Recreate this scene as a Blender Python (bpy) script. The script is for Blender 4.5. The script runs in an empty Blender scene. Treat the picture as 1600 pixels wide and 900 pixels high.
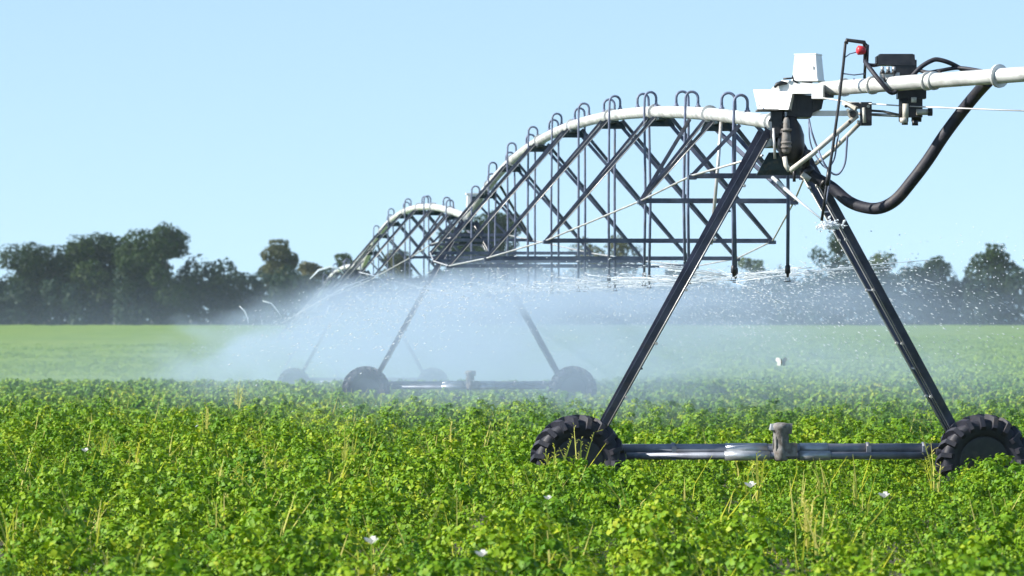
import bpy, math, random
import numpy as np
from mathutils import Vector, Matrix

random.seed(7)
rng = np.random.default_rng(7)
R = math.radians
scene = bpy.context.scene
col = scene.collection

# ------------------------------------------------------------------ camera
CAM_H = 2.2
F = 7072.0                       # focal length in pixels of the 1600 px wide photograph
HOR = 494.0                      # horizon row
cam_d = bpy.data.cameras.new('camera')
cam_d.sensor_width = 36.0
cam_d.lens = F / 1600 * 36
cam_d.clip_start = 0.5
cam_d.clip_end = 8000
cam_d.dof.use_dof = True
cam_d.dof.focus_distance = 51
cam_d.dof.aperture_fstop = 5.0
cam = bpy.data.objects.new('camera', cam_d)
cam.location = (0, 0, CAM_H)
cam.rotation_euler = (R(90) + math.atan((HOR - 450) / F), 0, 0)
col.objects.link(cam)
scene.camera = cam

# ------------------------------------------------------------------ light
SUN_EL, SUN_AZ = 33.0, -101.0     # azimuth clockwise from +Y (the view), so the sun stands at the left
sd = Vector((math.sin(R(SUN_AZ)) * math.cos(R(SUN_EL)), math.cos(R(SUN_AZ)) * math.cos(R(SUN_EL)), math.sin(R(SUN_EL))))
sun_d = bpy.data.lights.new('sun', 'SUN')
sun_d.energy = 5.0
sun_d.angle = R(0.5)
sun_d.color = (1.0, 0.95, 0.86)
sun = bpy.data.objects.new('sun', sun_d)
sun.rotation_euler = (-sd).to_track_quat('-Z', 'Y').to_euler()
sun.location = (0, 0, 60)
col.objects.link(sun)

world = bpy.data.worlds.new('World')
scene.world = world
world.use_nodes = True
wn, wl = world.node_tree.nodes, world.node_tree.links
wn.clear()
wo = wn.new('ShaderNodeOutputWorld')
bg = wn.new('ShaderNodeBackground')
sky = wn.new('ShaderNodeTexSky')
sky.sky_type = 'NISHITA'
sky.sun_disc = False
sky.sun_elevation = R(SUN_EL)
sky.sun_rotation = R(SUN_AZ)
sky.air_density = 1.0
sky.dust_density = 0.2
sky.ozone_density = 3.0
tcw = wn.new('ShaderNodeTexCoord')
vadd = wn.new('ShaderNodeVectorMath'); vadd.operation = 'ADD'
vadd.inputs[1].default_value = (0, 0, 0.13)
vnor = wn.new('ShaderNodeVectorMath'); vnor.operation = 'NORMALIZE'
hs = wn.new('ShaderNodeHueSaturation')
hs.inputs['Saturation'].default_value = 0.86
hs.inputs['Hue'].default_value = 0.489
wl.new(tcw.outputs['Generated'], vadd.inputs[0])
wl.new(vadd.outputs[0], vnor.inputs[0])
wl.new(vnor.outputs[0], sky.inputs[0])
wl.new(sky.outputs[0], hs.inputs['Color'])
wl.new(hs.outputs[0], bg.inputs[0])
bg.inputs[1].default_value = 0.112
wl.new(bg.outputs[0], wo.inputs[0])

scene.view_settings.view_transform = 'Standard'
scene.view_settings.look = 'None'
scene.view_settings.gamma = 1
scene.view_settings.use_curve_mapping = False
scene.view_settings.exposure = 0.92

cy = scene.cycles
cy.use_denoising = True
cy.max_bounces = 8
cy.diffuse_bounces = 3
cy.glossy_bounces = 2
cy.transmission_bounces = 4
cy.transparent_max_bounces = 8
cy.volume_bounces = 1
cy.volume_step_rate = 1.0
cy.volume_max_steps = 256
cy.caustics_reflective = False
cy.caustics_refractive = False
cy.use_adaptive_sampling = True
cy.adaptive_threshold = 0.02

# ------------------------------------------------------------------ helpers
def at(px, py, Y):
    """a point of the place: the pixel's direction, Y metres in front of the camera"""
    return Vector(((px - 800) / F * Y, Y, CAM_H + (HOR - py) / F * Y))

class MB:
    def __init__(s):
        s.v = []; s.f = []; s.m = []; s.sm = []
    def add(s, vs, fs, m=0, smooth=False):
        b = len(s.v)
        s.v.extend([tuple(x) for x in vs])
        for f in fs:
            s.f.append(tuple(b + i for i in f)); s.m.append(m); s.sm.append(smooth)
    def box(s, c, size, m=0, ax=None, taper=(1, 1)):
        c = Vector(c)
        X, Y, Z = ax if ax else (Vector((1, 0, 0)), Vector((0, 1, 0)), Vector((0, 0, 1)))
        hx, hy, hz = size[0] / 2, size[1] / 2, size[2] / 2
        vs = []
        for k, z in enumerate((-hz, hz)):
            tx, ty = (1, 1) if k == 0 else taper
            for x, y in ((-hx, -hy), (hx, -hy), (hx, hy), (-hx, hy)):
                vs.append(c + X * x * tx + Y * y * ty + Z * z)
        s.add(vs, [(3, 2, 1, 0), (4, 5, 6, 7), (0, 1, 5, 4), (1, 2, 6, 5), (2, 3, 7, 6), (3, 0, 4, 7)], m)
    def bar(s, a, b, w, h, m=0, up=Vector((0, 0, 1))):
        a, b = Vector(a), Vector(b)
        d = (b - a); L = d.length; d.normalize()
        x = d.cross(up)
        if x.length < 1e-4: x = d.cross(Vector((1, 0, 0)))
        x.normalize(); y = x.cross(d).normalized()
        s.box((a + b) / 2, (w, h, L), m, (x, y, d))
    def angle(s, a, b, w, t, m=0, up=Vector((0, 0, 1)), flip=1):
        """angle iron: two thin flanges meeting along the edge"""
        a, b = Vector(a), Vector(b)
        d = (b - a); d.normalize()
        x = d.cross(up)
        if x.length < 1e-4: x = d.cross(Vector((1, 0, 0)))
        x.normalize(); y = x.cross(d).normalized()
        prof = [(0, 0), (w * flip, 0), (w * flip, t), (t * flip, t), (t * flip, w), (0, w)]
        vs = [p + x * q[0] + y * q[1] for p in (a, b) for q in prof]
        fs = [(i, (i + 1) % 6, 6 + (i + 1) % 6, 6 + i) for i in range(6)]
        fs += [(3, 2, 1, 0), (5, 4, 3, 0), (6, 7, 8, 9), (6, 9, 10, 11)]
        s.add(vs, fs, m)
    def tube(s, pts, r, n=8, m=0, cap=True, smooth=True):
        pts = [Vector(p) for p in pts]
        k = len(pts)
        rs = r if isinstance(r, (list, tuple)) else [r] * k
        t0 = (pts[1] - pts[0]).normalized()
        ref = Vector((0, 0, 1)) if abs(t0.z) < 0.9 else Vector((1, 0, 0))
        x = t0.cross(ref).normalized()
        vs = []
        for i, p in enumerate(pts):
            if i == 0: t = pts[1] - p
            elif i == k - 1: t = p - pts[i - 1]
            else: t = (pts[i + 1] - p).normalized() + (p - pts[i - 1]).normalized()
            if t.length < 1e-6: t = pts[i + 1] - p
            t.normalize()
            x = (x - t * x.dot(t)).normalized()
            y = t.cross(x)
            for j in range(n):
                a = 2 * math.pi * j / n
                vs.append(p + (x * math.cos(a) + y * math.sin(a)) * rs[i])
        fs = []
        for i in range(k - 1):
            for j in range(n):
                j2 = (j + 1) % n
                fs.append((i * n + j, i * n + j2, (i + 1) * n + j2, (i + 1) * n + j))
        s.add(vs, fs, m, smooth)
        if cap:
            b = len(s.v) - len(vs)
            s.f.append(tuple(b + j for j in reversed(range(n)))); s.m.append(m); s.sm.append(False)
            s.f.append(tuple(b + (k - 1) * n + j for j in range(n))); s.m.append(m); s.sm.append(False)
    def lathe(s, base, axis, prof, n=16, m=0, smooth=True):
        """prof: (distance along the axis, radius)"""
        base, axis = Vector(base), Vector(axis).normalized()
        s.tube([base + axis * h for h, _ in prof], [max(r, 1e-4) for _, r in prof], n, m, True, smooth)
    def build(s, name, mats, parent=None, origin=None):
        if origin is None:
            a = np.array(s.v)
            lo, hi = a.min(0), a.max(0)
            origin = Vector(((lo[0] + hi[0]) / 2, (lo[1] + hi[1]) / 2, lo[2]))
        origin = Vector(origin)
        me = bpy.data.meshes.new(name)
        me.from_pydata([tuple(Vector(v) - origin) for v in s.v], [], s.f)
        for q in (mats if isinstance(mats, (list, tuple)) else [mats]):
            me.materials.append(q)
        me.polygons.foreach_set('material_index', s.m)
        me.polygons.foreach_set('use_smooth', s.sm)
        me.update()
        o = bpy.data.objects.new(name, me)
        return link(o, origin, parent)

WORLD = {}
def link(o, wloc, parent=None):
    wloc = Vector(wloc)
    if parent is not None:
        o.parent = parent
        o.location = wloc - WORLD[parent.name]
    else:
        o.location = wloc
    WORLD[o.name] = wloc
    col.objects.link(o)
    return o

def tag(o, label=None, cat=None, group=None, kind=None):
    if label: o['label'] = label
    if cat: o['category'] = cat
    if group: o['group'] = group
    if kind: o['kind'] = kind
    return o

def copy_part(src, delta, parent):
    c = src.copy()
    col.objects.link(c)
    w = WORLD[src.name] + Vector(delta)
    WORLD[c.name] = w
    c.parent = parent
    c.location = w - WORLD[parent.name]
    for ch in list(src.children):
        d = ch.copy()
        col.objects.link(d)
        d.parent = c
        WORLD[d.name] = WORLD[ch.name] + Vector(delta)
    return c

# ------------------------------------------------------------------ materials
def new_mat(name):
    m = bpy.data.materials.new(name)
    m.use_nodes = True
    nt = m.node_tree
    nt.nodes.clear()
    out = nt.nodes.new('ShaderNodeOutputMaterial')
    return m, nt, nt.nodes, nt.links, out

def metal(name, c1, c2, rough=0.45, metallic=0.5, scale=6.0, bump=0.15, grime=0.45):
    m, nt, N, L, out = new_mat(name)
    p = N.new('ShaderNodeBsdfPrincipled')
    tc = N.new('ShaderNodeTexCoord')
    n1 = N.new('ShaderNodeTexNoise'); n1.inputs['Scale'].default_value = scale; n1.inputs['Detail'].default_value = 6
    rp = N.new('ShaderNodeValToRGB')
    rp.color_ramp.elements[0].position = 0.35; rp.color_ramp.elements[0].color = (*c1, 1)
    rp.color_ramp.elements[1].position = 0.65; rp.color_ramp.elements[1].color = (*c2, 1)
    L.new(tc.outputs['Object'], n1.inputs['Vector'])
    L.new(n1.outputs['Fac'], rp.inputs[0])
    # rust, mud and water stains in patches
    n3 = N.new('ShaderNodeTexNoise'); n3.inputs['Scale'].default_value = scale * 0.9; n3.inputs['Detail'].default_value = 8; n3.inputs['Roughness'].default_value = 0.7
    vm3 = N.new('ShaderNodeVectorMath'); vm3.operation = 'ADD'; vm3.inputs[1].default_value = (13.1, 4.7, 8.2)
    L.new(tc.outputs['Object'], vm3.inputs[0]); L.new(vm3.outputs[0], n3.inputs['Vector'])
    m3 = N.new('ShaderNodeMapRange'); m3.inputs['From Min'].default_value = 0.54; m3.inputs['From Max'].default_value = 0.72; m3.inputs['To Max'].default_value = grime
    L.new(n3.outputs['Fac'], m3.inputs['Value'])
    x3 = N.new('ShaderNodeMix'); x3.data_type = 'RGBA'; x3.inputs[7].default_value = (0.20, 0.145, 0.08, 1)
    L.new(m3.outputs[0], x3.inputs[0]); L.new(rp.outputs[0], x3.inputs[6])
    L.new(x3.outputs[2], p.inputs['Base Color'])
    mr = N.new('ShaderNodeMapRange')
    mr.inputs['To Min'].default_value = rough - 0.12; mr.inputs['To Max'].default_value = rough + 0.15
    L.new(n1.outputs['Fac'], mr.inputs['Value']); L.new(mr.outputs[0], p.inputs['Roughness'])
    p.inputs['Metallic'].default_value = metallic
    b = N.new('ShaderNodeBump'); b.inputs['Strength'].default_value = bump; b.inputs['Distance'].default_value = 0.01
    n2 = N.new('ShaderNodeTexNoise'); n2.inputs['Scale'].default_value = scale * 8
    L.new(tc.outputs['Object'], n2.inputs['Vector']); L.new(n2.outputs['Fac'], b.inputs['Height'])
    L.new(b.outputs[0], p.inputs['Normal'])
    L.new(p.outputs[0], out.inputs[0])
    return m

M_PIPE = metal('galvanised_pipe', (0.46, 0.47, 0.46), (0.76, 0.77, 0.75), 0.42, 0.3, 3.5)
M_GALV = metal('galvanised_angle', (0.06, 0.068, 0.10), (0.14, 0.155, 0.21), 0.36, 0.6, 5, 0.05, 0.3)
M_LEG = metal('weathered_leg_steel', (0.045, 0.047, 0.072), (0.09, 0.095, 0.14), 0.33, 0.6, 4, 0.1, 0.3)
M_BEAM = metal('scuffed_beam', (0.14, 0.15, 0.19), (0.24, 0.26, 0.31), 0.5, 0.4, 5)
M_SLEEVE = metal('pale_sleeve', (0.28, 0.30, 0.33), (0.45, 0.47, 0.50), 0.35, 0.5, 5)
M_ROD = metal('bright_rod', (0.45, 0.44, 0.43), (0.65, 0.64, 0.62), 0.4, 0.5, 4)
M_DARK = metal('black_paint', (0.010, 0.011, 0.014), (0.025, 0.025, 0.03), 0.4, 0.0, 8, 0.15, 0.15)
M_PLATE = metal('dark_plate', (0.012, 0.028, 0.034), (0.03, 0.05, 0.058), 0.5, 0.4, 8)
M_WHITE = metal('white_enamel', (0.74, 0.74, 0.72), (0.82, 0.82, 0.80), 0.35, 0.0, 4, 0.03, 0.15)
M_HOSEB = metal('blue_grey_hose', (0.09, 0.11, 0.17), (0.15, 0.18, 0.27), 0.5, 0.1, 8)
M_RUBBER = metal('black_rubber', (0.008, 0.009, 0.018), (0.018, 0.018, 0.03), 0.6, 0.0, 6, 0.15, 0.22)
M_RUST = metal('muddy_grey_cast', (0.10, 0.085, 0.075), (0.26, 0.25, 0.24), 0.7, 0.1, 14, 0.4)
M_CREAM = metal('cream_strut_paint', (0.45, 0.42, 0.36), (0.62, 0.59, 0.52), 0.5, 0.1, 7)
M_RED = metal('red_knob', (0.45, 0.02, 0.03), (0.55, 0.03, 0.04), 0.4, 0.0, 5)

def leaf_mat(name, cols, trans=0.45, rough=0.5, spec=0.35, noise_scale=0.35):
    m, nt, N, L, out = new_mat(name)
    geo = N.new('ShaderNodeNewGeometry')
    oi = N.new('ShaderNodeObjectInfo')
    tc = N.new('ShaderNodeTexCoord')
    ns = N.new('ShaderNodeTexNoise'); ns.inputs['Scale'].default_value = noise_scale; ns.inputs['Detail'].default_value = 4
    L.new(geo.outputs['Position'], ns.inputs['Vector'])
    a = N.new('ShaderNodeMath'); a.operation = 'MULTIPLY'; a.inputs[1].default_value = 0.34
    b = N.new('ShaderNodeMath'); b.operation = 'MULTIPLY_ADD'; b.inputs[1].default_value = 0.36
    c = N.new('ShaderNodeMath'); c.operation = 'MULTIPLY_ADD'; c.inputs[1].default_value = 0.7; 
    d = N.new('ShaderNodeMath'); d.operation = 'SUBTRACT'; d.inputs[1].default_value = 0.27
    L.new(geo.outputs['Random Per Island'], a.inputs[0])
    L.new(oi.outputs['Random'], b.inputs[0]); L.new(a.outputs[0], b.inputs[2])
    L.new(ns.outputs['Fac'], c.inputs[0]); L.new(b.outputs[0], c.inputs[2])
    L.new(c.outputs[0], d.inputs[0])
    rp = N.new('ShaderNodeValToRGB')
    el = rp.color_ramp.elements
    while len(el) < len(cols): el.new(0.5)
    for e, (pos, cc) in zip(el, cols):
        e.position = pos; e.color = (*cc, 1)
    L.new(d.outputs[0], rp.inputs[0])
    p = N.new('ShaderNodeBsdfPrincipled')
    p.inputs['Roughness'].default_value = rough
    p.inputs['Specular IOR Level'].default_value = spec
    L.new(rp.outputs[0], p.inputs['Base Color'])
    t = N.new('ShaderNodeBsdfTranslucent')
    hv = N.new('ShaderNodeMix'); hv.data_type = 'RGBA'; hv.blend_type = 'MULTIPLY'; hv.inputs[0].default_value = 1
    hv.inputs[7].default_value = (1.5, 1.7, 0.5, 1)
    L.new(rp.outputs[0], hv.inputs[6]); L.new(hv.outputs[2], t.inputs['Color'])
    mx = N.new('ShaderNodeMixShader'); mx.inputs[0].default_value = trans
    L.new(p.outputs[0], mx.inputs[1]); L.new(t.outputs[0], mx.inputs[2])
    L.new(mx.outputs[0], out.inputs[0])
    return m

M_CROP = leaf_mat('crop_leaf', [(0.0, (0.038, 0.125, 0.004)), (0.3, (0.10, 0.215, 0.006)), (0.6, (0.195, 0.305, 0.008)),
                                (0.84, (0.36, 0.38, 0.022)), (1.0, (0.44, 0.36, 0.08))], 0.13, 0.55, 0.2, 0.7)
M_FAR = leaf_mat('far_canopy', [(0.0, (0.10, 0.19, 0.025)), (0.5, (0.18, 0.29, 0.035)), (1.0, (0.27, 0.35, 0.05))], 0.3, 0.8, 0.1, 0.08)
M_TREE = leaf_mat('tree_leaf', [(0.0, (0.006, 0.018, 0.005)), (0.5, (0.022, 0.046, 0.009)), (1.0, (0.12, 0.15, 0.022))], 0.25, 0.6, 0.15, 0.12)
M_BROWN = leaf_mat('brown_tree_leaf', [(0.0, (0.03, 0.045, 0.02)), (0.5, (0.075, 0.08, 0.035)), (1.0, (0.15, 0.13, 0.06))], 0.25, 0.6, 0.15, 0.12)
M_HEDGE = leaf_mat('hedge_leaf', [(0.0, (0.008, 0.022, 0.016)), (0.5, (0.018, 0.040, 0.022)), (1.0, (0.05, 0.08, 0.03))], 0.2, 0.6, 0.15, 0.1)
M_DRY = leaf_mat('dry_grass', [(0.0, (0.34, 0.38, 0.07)), (0.5, (0.58, 0.52, 0.16)), (1.0, (0.72, 0.60, 0.30))], 0.4, 0.7, 0.2, 1.0)
M_BARK = metal('bark', (0.05, 0.04, 0.03), (0.10, 0.085, 0.07), 0.9, 0.0, 3, 0.4)

m, nt, N, L, out = new_mat('soil')
p = N.new('ShaderNodeBsdfPrincipled'); ns = N.new('ShaderNodeTexNoise'); rp = N.new('ShaderNodeValToRGB')
gp = N.new('ShaderNodeNewGeometry'); ns.inputs['Scale'].default_value = 1.5; ns.inputs['Detail'].default_value = 8
L.new(gp.outputs['Position'], ns.inputs['Vector']); L.new(ns.outputs['Fac'], rp.inputs[0])
rp.color_ramp.elements[0].color = (0.03, 0.035, 0.015, 1); rp.color_ramp.elements[0].position = 0.3
rp.color_ramp.elements[1].color = (0.09, 0.075, 0.045, 1); rp.color_ramp.elements[1].position = 0.7
L.new(rp.outputs[0], p.inputs['Base Color']); p.inputs['Roughness'].default_value = 0.95
L.new(p.outputs[0], out.inputs[0]); M_SOIL = m

m, nt, N, L, out = new_mat('water_drops')
p = N.new('ShaderNodeBsdfPrincipled'); p.inputs['Base Color'].default_value = (0.9, 0.95, 1, 1); p.inputs['Roughness'].default_value = 0.15
t = N.new('ShaderNodeBsdfTranslucent'); t.inputs['Color'].default_value = (0.9, 0.95, 1, 1)
tr = N.new('ShaderNodeBsdfTransparent')
mx = N.new('ShaderNodeMixShader'); mx.inputs[0].default_value = 0.5
L.new(p.outputs[0], mx.inputs[1]); L.new(t.outputs[0], mx.inputs[2])
mx2 = N.new('ShaderNodeMixShader'); mx2.inputs[0].default_value = 0.15
L.new(mx.outputs[0], mx2.inputs[1]); L.new(tr.outputs[0], mx2.inputs[2])
L.new(mx2.outputs[0], out.inputs[0]); M_WATER = m

m, nt, N, L, out = new_mat('white_petal')
p = N.new('ShaderNodeBsdfPrincipled'); p.inputs['Base Color'].default_value = (0.85, 0.84, 0.8, 1); p.inputs['Roughness'].default_value = 0.6
t = N.new('ShaderNodeBsdfTranslucent'); t.inputs['Color'].default_value = (0.8, 0.8, 0.75, 1)
mx = N.new('ShaderNodeMixShader'); mx.inputs[0].default_value = 0.35
L.new(p.outputs[0], mx.inputs[1]); L.new(t.outputs[0], mx.inputs[2]); L.new(mx.outputs[0], out.inputs[0]); M_PETAL = m

# ------------------------------------------------------------------ ground
def sstep(v, a, b):
    t = np.clip((v - a) / (b - a), 0, 1)
    return t * t * (3 - 2 * t)
def terrain(x, y):
    """the field dips gently behind the second tower, on the left side"""
    y = np.asarray(y, dtype=float)
    prof = np.interp(y, [0, 112, 130, 152, 175, 202, 240, 330, 500, 5000], [0, 0, -0.12, -0.6, -1.5, -2.7, -2.7, -1.7, 0, 0])
    return prof * sstep(-np.asarray(x, dtype=float), -9, 1)
g = MB()
gx = [-900, -400, -150, -60, -30, -12, -6, -3, -1, 1, 3, 5, 7, 9, 12, 30, 60, 150, 400, 900]
gy = [-60, 20, 60, 90, 112, 118, 124, 130, 140, 152, 163, 175, 188, 202, 220, 240, 285, 330, 400, 470, 800, 1200, 2400]
g.add([(x, y, float(terrain(x, y)) if abs(x) < 800 else 0.0) for y in gy for x in gx],
      [(j * len(gx) + i, j * len(gx) + i + 1, (j + 1) * len(gx) + i + 1, (j + 1) * len(gx) + i) for j in range(len(gy) - 1) for i in range(len(gx) - 1)])
tag(g.build('ground', M_SOIL, origin=(0, 0, 0)), 'dark soil under the crop, reaching to the tree line', 'ground', kind='structure')

# ------------------------------------------------------------------ crop: leafy plants instanced over the field
def quick_mesh(name, V, Fc, mat):
    me = bpy.data.meshes.new(name)
    V = np.asarray(V, dtype=np.float32); Fc = np.asarray(Fc, dtype=np.int32)
    me.vertices.add(len(V)); me.vertices.foreach_set('co', V.ravel())
    k = Fc.shape[1]
    me.loops.add(Fc.size); me.loops.foreach_set('vertex_index', Fc.ravel())
    me.polygons.add(len(Fc)); me.polygons.foreach_set('loop_start', np.arange(0, Fc.size, k, dtype=np.int32))
    me.materials.append(mat)
    me.update(calc_edges=True); me.validate()
    return me

def leaf_cloud(P, Nn, size, aspect=0.62, fold=0.25, rg=rng):
    """folded diamond leaves at P with normal directions Nn"""
    n = len(P)
    Nn = Nn / np.linalg.norm(Nn, axis=1, keepdims=True)
    a = rg.normal(size=(n, 3)); X = np.cross(Nn, a); X /= np.linalg.norm(X, axis=1, keepdims=True)
    Yv = np.cross(Nn, X)
    s = size[:, None]
    v0 = P - X * s * 0.5
    v2 = P + X * s * 0.5 - Nn * s * 0.12
    vm = P + X * s * 0.02 + Nn * s * 0.05
    v1 = P + X * s * -0.05 + Yv * s * aspect * 0.5 + Nn * s * fold * 0.5
    v3 = P + X * s * -0.05 - Yv * s * aspect * 0.5 + Nn * s * fold * 0.5
    V = np.stack([v0, v1, v2, v3, vm], 1).reshape(-1, 3)
    b = np.arange(n)[:, None] * 5
    Fc = np.concatenate([b + np.array([0, 4, 1]), b + np.array([4, 2, 1]), b + np.array([0, 3, 4]), b + np.array([4, 3, 2])], 1).reshape(-1, 3)
    return V, Fc

def plant_mesh(i, tufts, per, leaf, rad=0.30, h=0.5, tr=0.085):
    """a bushy plant: domed tufts of leaves at different heights with dark gaps between them"""
    rg = np.random.default_rng(100 + i)
    P = []; Nn = []; S = []
    for k in range(tufts):
        a = rg.uniform(0, 2 * math.pi); rr = rad * math.sqrt(rg.uniform(0.0, 1))
        hh = h * rg.uniform(0.55, 1.0) * (1 - 0.45 * (rr / rad) ** 2)
        m = int(per * rg.uniform(0.7, 1.3))
        t0 = tr * rg.uniform(0.45, 1.35)
        d = rg.normal(size=(m, 3)); d[:, 2] = np.abs(d[:, 2]) * 0.9 - 0.15
        d /= np.linalg.norm(d, axis=1, keepdims=True)
        c = np.array([math.cos(a) * rr, math.sin(a) * rr, hh - t0])
        P.append(c + d * t0 * rg.uniform(0.75, 1.1, (m, 1)))
        Nn.append(d + np.array([0, 0, 0.25]) + rg.normal(size=(m, 3)) * 0.22)
        S.append(leaf * rg.uniform(0.65, 1.25, m))
        # a few leaves along the stem below
        m2 = max(2, m // 5); t = rg.uniform(0.2, 0.8, m2)[:, None]
        P.append(c * t + rg.normal(size=(m2, 3)) * 0.03); Nn.append(rg.normal(size=(m2, 3)) + np.array([0, 0, 1.0])); S.append(leaf * rg.uniform(0.5, 0.9, m2))
    P = np.concatenate(P); Nn = np.concatenate(Nn); S = np.concatenate(S)
    P[:, 2] = np.maximum(P[:, 2], 0.03)
    V, Fc = leaf_cloud(P, Nn, S, 0.75, 0.2, rg)
    return quick_mesh('plant_%d' % i, V, Fc, M_CROP)

def make_collection(name, meshes):
    c = bpy.data.collections.new(name)
    for me in meshes:
        o = bpy.data.objects.new(me.name, me)
        c.objects.link(o)
    return c

coll_near = make_collection('crop_plants_fine', [plant_mesh(i, 7, 34, 0.048, 0.24, 0.72, 0.10) for i in range(7)])
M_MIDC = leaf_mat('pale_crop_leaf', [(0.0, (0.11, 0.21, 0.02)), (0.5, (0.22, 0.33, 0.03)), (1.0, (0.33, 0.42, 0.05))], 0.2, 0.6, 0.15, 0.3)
def repaint(me, m_):
    me.materials.clear(); me.materials.append(m_); return me
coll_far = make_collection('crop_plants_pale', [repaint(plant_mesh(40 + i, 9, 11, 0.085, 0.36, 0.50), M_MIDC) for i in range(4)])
coll_mid = make_collection('crop_plants_coarse', [plant_mesh(20 + i, 9, 11, 0.085, 0.32, 0.62) for i in range(5)])

def field_points(y0, y1, dens, smin, smax, wide=1.5):
    pts = []
    area = 0.2262 * wide * (y1 * y1 - y0 * y0) / 2 + 6 * (y1 - y0)
    n = int(area * dens)
    Y = np.sqrt(rng.uniform(y0 * y0, y1 * y1, n))
    X = rng.uniform(-0.5, 0.5, n) * (0.2262 * wide * Y + 6)
    return X, Y, rng.uniform(smin, smax, n)

def extra_near(pts):
    X, Y, S = pts
    n = 190
    Xe = np.concatenate([rng.uniform(0.0, 1.65, n // 2), rng.uniform(4.9, 6.3, n // 2)])
    return np.concatenate([X, Xe]), np.concatenate([Y, rng.uniform(47.6, 50.6, n)]), np.concatenate([S, rng.uniform(0.86, 0.98, n)])

def lowfreq(X, Y, sc, seed):
    rg = np.random.default_rng(seed)
    z = np.zeros_like(X)
    for k in range(14):
        a = rg.uniform(0, 2 * math.pi); f = sc * rg.uniform(0.5, 1.8)
        z += np.sin(f * (X * math.cos(a) + Y * math.sin(a)) + rg.uniform(0, 6.28))
    return z / math.sqrt(7)

def scatter(name, XYS, coll, label):
    X, Y, S = XYS
    lf = lowfreq(X, Y, 1.9, 5)
    S = S * np.clip(1 + 0.13 * lf + 0.17 * lowfreq(X, Y * 0.5, 6.0, 6), 0.4, 1.4)
    S = np.minimum(S, 1.12 + 0.1 * rng.uniform(size=len(S)))
    low = (Y > 36) & (Y < 53.5) & (X > 1.35) & (X < 5.1)
    S = np.where(low, np.clip(S, 0.5, 0.80), S)
    wh = (Y > 47) & (Y < 51.3) & ((np.abs(X - 0.75) < 0.75) | (np.abs(X - 5.7) < 0.6))
    S = np.where(wh, np.clip(S, 0.84, 0.98), S)
    keep = np.ones(len(X), bool)
    me = bpy.data.meshes.new(name)
    V = np.stack([X, Y, terrain(X, Y)], 1).astype(np.float32)
    me.vertices.add(len(V)); me.vertices.foreach_set('co', V.ravel())
    at_s = me.attributes.new('size', 'FLOAT', 'POINT'); at_s.data.foreach_set('value', S.astype(np.float32))
    rot = np.stack([rng.normal(0, 0.12, len(X)), rng.normal(0, 0.12, len(X)), rng.uniform(0, 6.28, len(X))], 1).astype(np.float32)
    at_r = me.attributes.new('spin', 'FLOAT_VECTOR', 'POINT'); at_r.data.foreach_set('vector', rot.ravel())
    me.update()
    o = bpy.data.objects.new(name, me)
    link(o, (0, 0, 0))
    ng = bpy.data.node_groups.new(name + '_nodes', 'GeometryNodeTree')
    ng.interface.new_socket('Geometry', in_out='INPUT', socket_type='NodeSocketGeometry')
    ng.interface.new_socket('Geometry', in_out='OUTPUT', socket_type='NodeSocketGeometry')
    n = ng.nodes; l = ng.links
    gi = n.new('NodeGroupInput'); go = n.new('NodeGroupOutput')
    iop = n.new('GeometryNodeInstanceOnPoints')
    ci = n.new('GeometryNodeCollectionInfo')
    ci.inputs['Collection'].default_value = coll
    ci.inputs['Separate Children'].default_value = True
    ci.inputs['Reset Children'].default_value = True
    sa = n.new('GeometryNodeInputNamedAttribute'); sa.data_type = 'FLOAT'; sa.inputs['Name'].default_value = 'size'
    ra = n.new('GeometryNodeInputNamedAttribute'); ra.data_type = 'FLOAT_VECTOR'; ra.inputs['Name'].default_value = 'spin'
    e2r = n.new('FunctionNodeEulerToRotation')
    l.new(gi.outputs[0], iop.inputs['Points'])
    l.new(ci.outputs[0], iop.inputs['Instance'])
    iop.inputs['Pick Instance'].default_value = True
    l.new(sa.outputs['Attribute'], iop.inputs['Scale'])
    l.new(ra.outputs['Attribute'], e2r.inputs[0]); l.new(e2r.outputs[0], iop.inputs['Rotation'])
    l.new(iop.outputs[0], go.inputs[0])
    md = o.modifiers.new('scatter', 'NODES'); md.node_group = ng
    tag(o, label, 'crop', kind='stuff')
    return o

scatter('crop_plants', extra_near(field_points(24, 80, 5.4, 0.45, 1.15, 1.35)), coll_near, 'leafy green row crop filling the foreground, yellow leaves among it')
Xa, Ya, Sa = field_points(80, 122, 5.5, 0.75, 1.12, 1.3)
scatter('crop_plants', (Xa, Ya, Sa), coll_mid, 'green crop beyond the nearest wheel, seen through thin mist')
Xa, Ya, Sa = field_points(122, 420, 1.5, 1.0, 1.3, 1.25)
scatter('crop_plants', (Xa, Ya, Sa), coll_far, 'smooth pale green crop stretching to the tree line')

# closed canopy of the far field, where single plants can no longer be told apart
ny, nx = 420, 220
ys = 110 * (900 / 110) ** (np.linspace(0, 1, ny))
V = []
for j, y in enumerate(ys):
    xs = np.linspace(-0.5, 0.5, nx) * (0.2262 * 1.6 * y + 10)
    V.append(np.stack([xs, np.full(nx, y), np.zeros(nx)], 1))
V = np.concatenate(V)
V[:, 2] = 0.30 + 0.045 * lowfreq(V[:, 0], V[:, 1], 1.3, 9) + 0.05 * lowfreq(V[:, 0], V[:, 1], 0.35, 10) + rng.normal(0, 0.035, len(V))
ramp = np.clip((V[:, 1] - 110) / 60, 0, 1); V[:, 2] = V[:, 2] * ramp + (1 - ramp) * 0.06 + 0.12 * np.clip((V[:, 1] - 300) / 200, 0, 1)
V[:, 2] += terrain(V[:, 0], V[:, 1])
idx = np.arange(ny * nx).reshape(ny, nx)
Fq = np.stack([idx[:-1, :-1], idx[:-1, 1:], idx[1:, 1:], idx[1:, :-1]], -1).reshape(-1, 4)
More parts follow.
